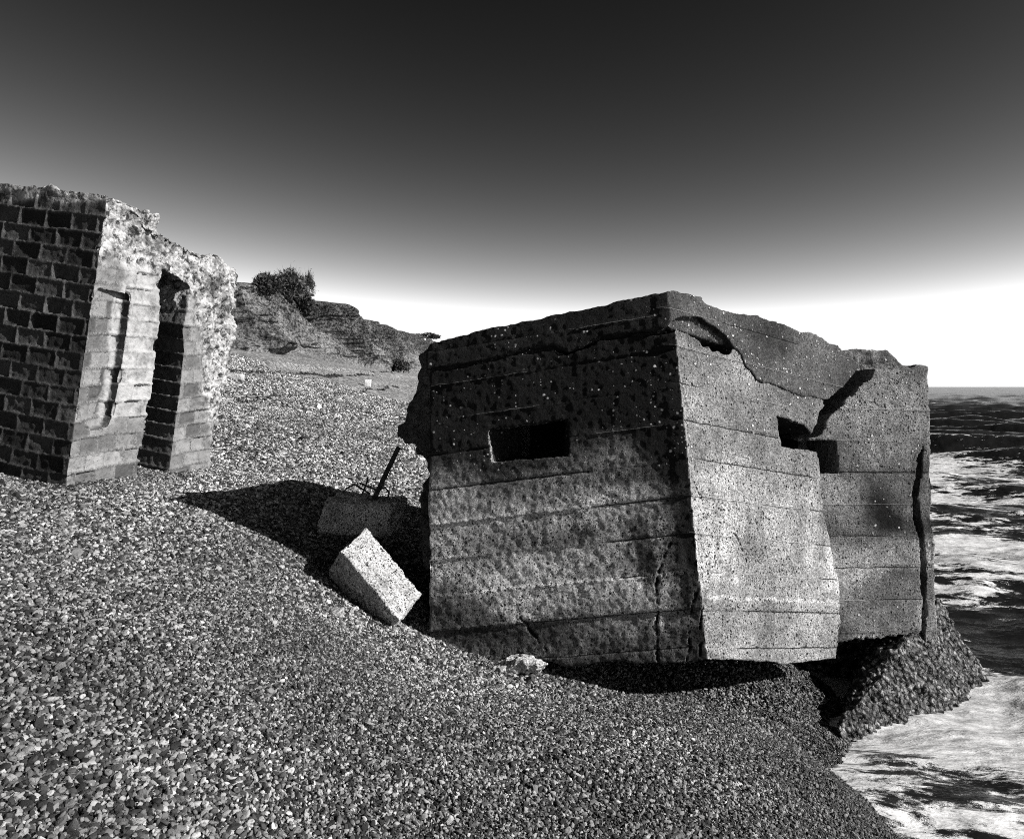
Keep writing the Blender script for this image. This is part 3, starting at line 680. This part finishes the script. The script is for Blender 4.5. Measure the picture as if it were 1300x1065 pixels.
def tube(name, pts, rad, mat, parent=None, square=False, seg=8, **kw):
    bm = bmesh.new(); rings = []; n = 4 if square else seg
    P = [Vector(p) for p in pts]
    for i, q in enumerate(P):
        t = (P[min(i + 1, len(P) - 1)] - P[max(i - 1, 0)]).normalized()
        a = t.cross(Vector((0, 1, .2))).normalized(); b = t.cross(a)
        rr = rad[i] if isinstance(rad, (list, tuple, np.ndarray)) else rad
        rings.append([bm.verts.new(q + rr * (a * math.cos(2 * math.pi * (j + .5) / n) + b * math.sin(2 * math.pi * (j + .5) / n))) for j in range(n)])
    for r0, r1 in zip(rings[:-1], rings[1:]):
        for j in range(n): bm.faces.new((r0[j], r0[(j + 1) % n], r1[(j + 1) % n], r1[j]))
    bm.faces.new(list(reversed(rings[0]))); bm.faces.new(rings[-1])
    bmesh.ops.recalc_face_normals(bm, faces=bm.faces)
    return mk(name, tomesh(bm), mat, parent, smooth=not square, **kw)
tube('iron_bar', [at(468, 650, 6.4), at(478, 627, 6.4), at(492, 597, 6.38), at(506, 568, 6.35)], [.03, .03, .029, .028], MAT_IRON, base, True)
tube('bent_wire', [at(434, 627, 6.52), at(440, 620, 6.52), at(450, 615, 6.52), at(462, 622, 6.52), at(470, 627, 6.52)], .008, MAT_IRON, base)
tube('bent_wire', [at(459, 629, 6.52), at(463, 619, 6.52), at(467, 609, 6.52), at(466, 606, 6.52)], .008, MAT_IRON, base)
tube('bent_wire', [at(456, 613, 6.52), at(466, 617, 6.52), at(478, 622, 6.52), at(489, 619, 6.52), at(494, 625, 6.52), at(492, 635, 6.52)], .008, MAT_IRON, base)
def stone(px, py, d, sx, sy, sz, seed, tone, name, label, cat, ang=0, squash=1, n=14):
    g = at(px, py, d); r_ = np.random.default_rng(seed); pts = []
    for _ in range(n):
        q = r_.normal(size=3); q /= np.linalg.norm(q); q = np.sign(q) * np.abs(q) ** .7
        ca, sa = math.cos(ang), math.sin(ang); q = q * np.array([sx, sy, sz]); pts.append(g + np.array([q[0] * ca - q[1] * sa, q[0] * sa + q[1] * ca, q[2]]))
    return rough_block(pts, max(sx, sz) / 40, seed, tone, .15, name, label, cat, sx * .08, 5)
gp = gpoint(655, 862); dd = gp[1]
stone(655, 851, dd + .1, .27, .15, .085, 421, .6, 'flat_stone', 'flat pale stone lying on the shingle in front of the pillbox', 'stone', .2)
gp = gpoint(424, 783); stone(424, 778, gp[1] + .05, .075, .06, .04, 431, .5, 'small_stone', 'small pale crumbling stone at the edge of the shadow', 'stone')
g = gpoint(467, 490); k = g[1] * .0042
rough_block(box_pts(g + np.array([-k, -k, -.1]), np.array([2 * k, .4 * k, 0]), np.array([-.3 * k, 2 * k, 0]), np.array([.2 * k, 0, 2.0 * k + .1])), k / 9, 441, .7, .1, 'white_cube', 'small white concrete cube far off on the beach below the cliff', 'concrete cube', k * .03, 3)
g = gpoint(298, 480); k = g[1] * .014
rough_block(box_pts(g + np.array([-k, -k, -.1]), np.array([2 * k, .2 * k, 0]), np.array([-.2 * k, 1.2 * k, 0]), np.array([0, 0, .35 * k + .1])), k / 12, 451, .6, .1, 'flat_slab', 'low pale slab on the beach just right of the brick blockhouse', 'slab', k * .04, 4)

# ------------------------------------------------------------------ dried seaweed on the strand lines (stuff)
def strip_mesh(lines):
    vs, fs = [], []
    for pts, wpx, cnt in lines:
        G = [gpoint(*q) for q in pts]; G = np.array(G)
        for _ in range(cnt):
            t = random.random() * (len(G) - 1); i = int(t); q = G[i] + (G[i + 1] - G[i]) * (t - i)
            s = q[1] * wpx / F * random.uniform(.5, 1.9)
            cx, cy = q[0] + random.gauss(0, s * .8), q[1] + random.gauss(0, s * 2.5)
            z = ground(cx, cy)[0]; nn = 7; b0 = len(vs); vs.append((cx, cy, z + .05 + s * random.uniform(.3, .6)))
            a0 = random.random() * 6
            for j in range(nn):
                r = s * random.uniform(.4, 1.25); vs.append((cx + r * 1.3 * math.cos(a0 + j * 6.283 / nn), cy + r * math.sin(a0 + j * 6.283 / nn), z - .03))
            for j in range(nn): fs.append((b0, b0 + 1 + j, b0 + 1 + (j + 1) % nn))
    me = bpy.data.meshes.new('weed'); me.from_pydata(vs, [], fs); return me
mk('seaweed', strip_mesh([([(287, 470), (310, 473), (350, 474), (400, 476), (432, 477)], 2.2, 260), ([(430, 478), (470, 476), (505, 473), (520, 474)], 1.6, 110),
                          ([(330, 507), (380, 504), (420, 502), (450, 500)], 1.8, 110), ([(450, 500), (480, 495), (505, 492)], 1.6, 60), ([(305, 512), (320, 511)], 2.0, 20)]), MAT_WEED, kind='stuff', smooth=False)

# ------------------------------------------------------------------ shrubs, far tree, hut
def tri_cloud(name, tris, mat, parent):
    me = bpy.data.meshes.new(name); me.from_pydata([q for t in tris for q in t], [], [(3 * i, 3 * i + 1, 3 * i + 2) for i in range(len(tris))])
    return mk(name, me, mat, parent, smooth=False)
def shrub(name, label, px, py, d, wpx, hpx, n, bare, cat='shrub', seed=0):
    r = random.Random(seed); w = wpx / F * d / 2; h = hpx / F * d; b = Vector(at(px, py, d)); t = thing(name, label, cat, tuple(b))
    tris = []
    for i in range(n):
        a = r.uniform(0, 6.283); e = abs(r.gauss(.9, .45)); e = min(e, 1.55)
        dr = Vector((math.cos(a) * math.cos(e) * w, math.sin(a) * math.cos(e) * w, math.sin(e) * h))
        l0 = r.uniform(.35, .75); l1 = min(1.02, l0 + r.uniform(.15, .4)); bend = Vector((r.gauss(0, .1) * w, r.gauss(0, .1) * w, r.gauss(0, .08) * h))
        p0 = b + dr * l0; p1 = b + dr * l1 * (.85 + .2 * math.sin(3.1 * a + seed)) + bend; sd = Vector((r.gauss(0, 1), r.gauss(0, 1), r.gauss(0, 1))).normalized() * (w * (.022 if bare else .07))
        tris.append((p0 - sd, p0 + sd, p1))
        if not bare or r.random() < .4:
            q = p0.lerp(p1, r.random()); k = w * r.uniform(.04, .1); tris.append(tuple(q + Vector((r.gauss(0, k), r.gauss(0, k), r.gauss(0, k))) for _ in range(3)))
    tri_cloud('crown', tris, MAT_TWIG if bare else MAT_LEAF, t)
    stems = bmesh.new()
    for i in range(9):
        a = r.uniform(0, 6.283); tip = b + Vector((math.cos(a) * w * .55, math.sin(a) * w * .55, h * .6)); a0 = b + Vector((math.cos(a) * w * .08, math.sin(a) * w * .08, -.3)); s0 = w * .03
        vs = [stems.verts.new(a0 + Vector(o) * s0) for o in ((1, 0, 0), (-.5, .86, 0), (-.5, -.86, 0))]; vt = stems.verts.new(tip)
        for j in range(3): stems.faces.new((vs[j], vs[(j + 1) % 3], vt))
        stems.faces.new(vs)
    mk('stem', tomesh(stems), MAT_BARK, t, smooth=False)
shrub('bare_shrub', 'low dark bushy shrub on the cliff top, leftmost of the three', 337, 372, 80, 44, 25, 2200, False, seed=1)
shrub('bare_shrub', 'tall bare twiggy shrub in the middle of the cliff-top clump', 368, 378, 88, 54, 38, 3000, True, seed=2)
shrub('bare_shrub', 'small round bare shrub at the right end of the cliff-top clump', 392, 374, 92, 24, 32, 1400, True, seed=3)
shrub('slope_shrub', 'dark scrub spilling down the cliff edge below the bare shrubs', 382, 398, 93, 52, 30, 2600, False, seed=4)
shrub('slope_shrub', 'dark low bush at the foot of the cliff near the pillbox', 506, 470, 126, 36, 14, 1800, False, seed=5)
pt = thing('pine_tree', 'dark flat-topped pine on the far cliff edge', 'tree', tuple(at(540, 434, 240)))
tris = []; r = random.Random(11); b0 = Vector(at(540, 427, 240)); k1 = 240 / F
for cx, cz, rw, rh in ((-8, 0, 9, 3.4), (4, 1.2, 9, 3.6), (12, -.6, 7, 2.6), (-13, -1.5, 5, 2)):
    for i in range(420):
        v3 = Vector((r.gauss(0, 1), r.gauss(0, 1), r.gauss(0, 1))).normalized() * r.uniform(.6, 1.05)
        q = b0 + Vector(((cx + v3.x * rw) * k1, v3.y * rw * k1, (cz + v3.z * rh) * k1)); kk = 1.1 * k1
        tris.append(tuple(q + Vector((r.gauss(0, kk), r.gauss(0, kk), r.gauss(0, kk * .6))) for _ in range(3)))
tri_cloud('crown', tris, MAT_LEAF, pt)
tube('trunk', [at(538, 440, 240), at(539, 432, 240), at(541, 424, 240)], [.5, .4, .25], MAT_BARK, pt)
h0 = Vector(at(536, 434, 236)); k2 = 236 / F
ht = thing('white_hut', 'tiny white hut below the pine on the far cliff', 'hut', tuple(h0))
bm = bmesh.new(); bmesh.ops.create_cube(bm, size=1)
for q in bm.verts: q.co = Vector((q.co.x * 8 * k2, q.co.y * 10 * k2, q.co.z * 7 * k2 )) + h0 + Vector((0, 0, 1.0 * k2))
mk('wall', tomesh(bm), MAT_WHITE, ht, smooth=False)
bm = bmesh.new(); zz = h0.z + 4.6 * k2
q = [bm.verts.new((h0.x + a * k2, h0.y + b * k2, z)) for a, b, z in ((-5, -6, zz), (5, -6, zz), (5, 6, zz), (-5, 6, zz), (-5, 0, zz + 2 * k2), (5, 0, zz + 2 * k2))]
for f in ((0, 1, 5, 4), (2, 3, 4, 5), (0, 4, 3), (1, 2, 5), (3, 2, 1, 0)): bm.faces.new([q[i] for i in f])
mk('roof', tomesh(bm), MAT_DARK, ht, smooth=False)
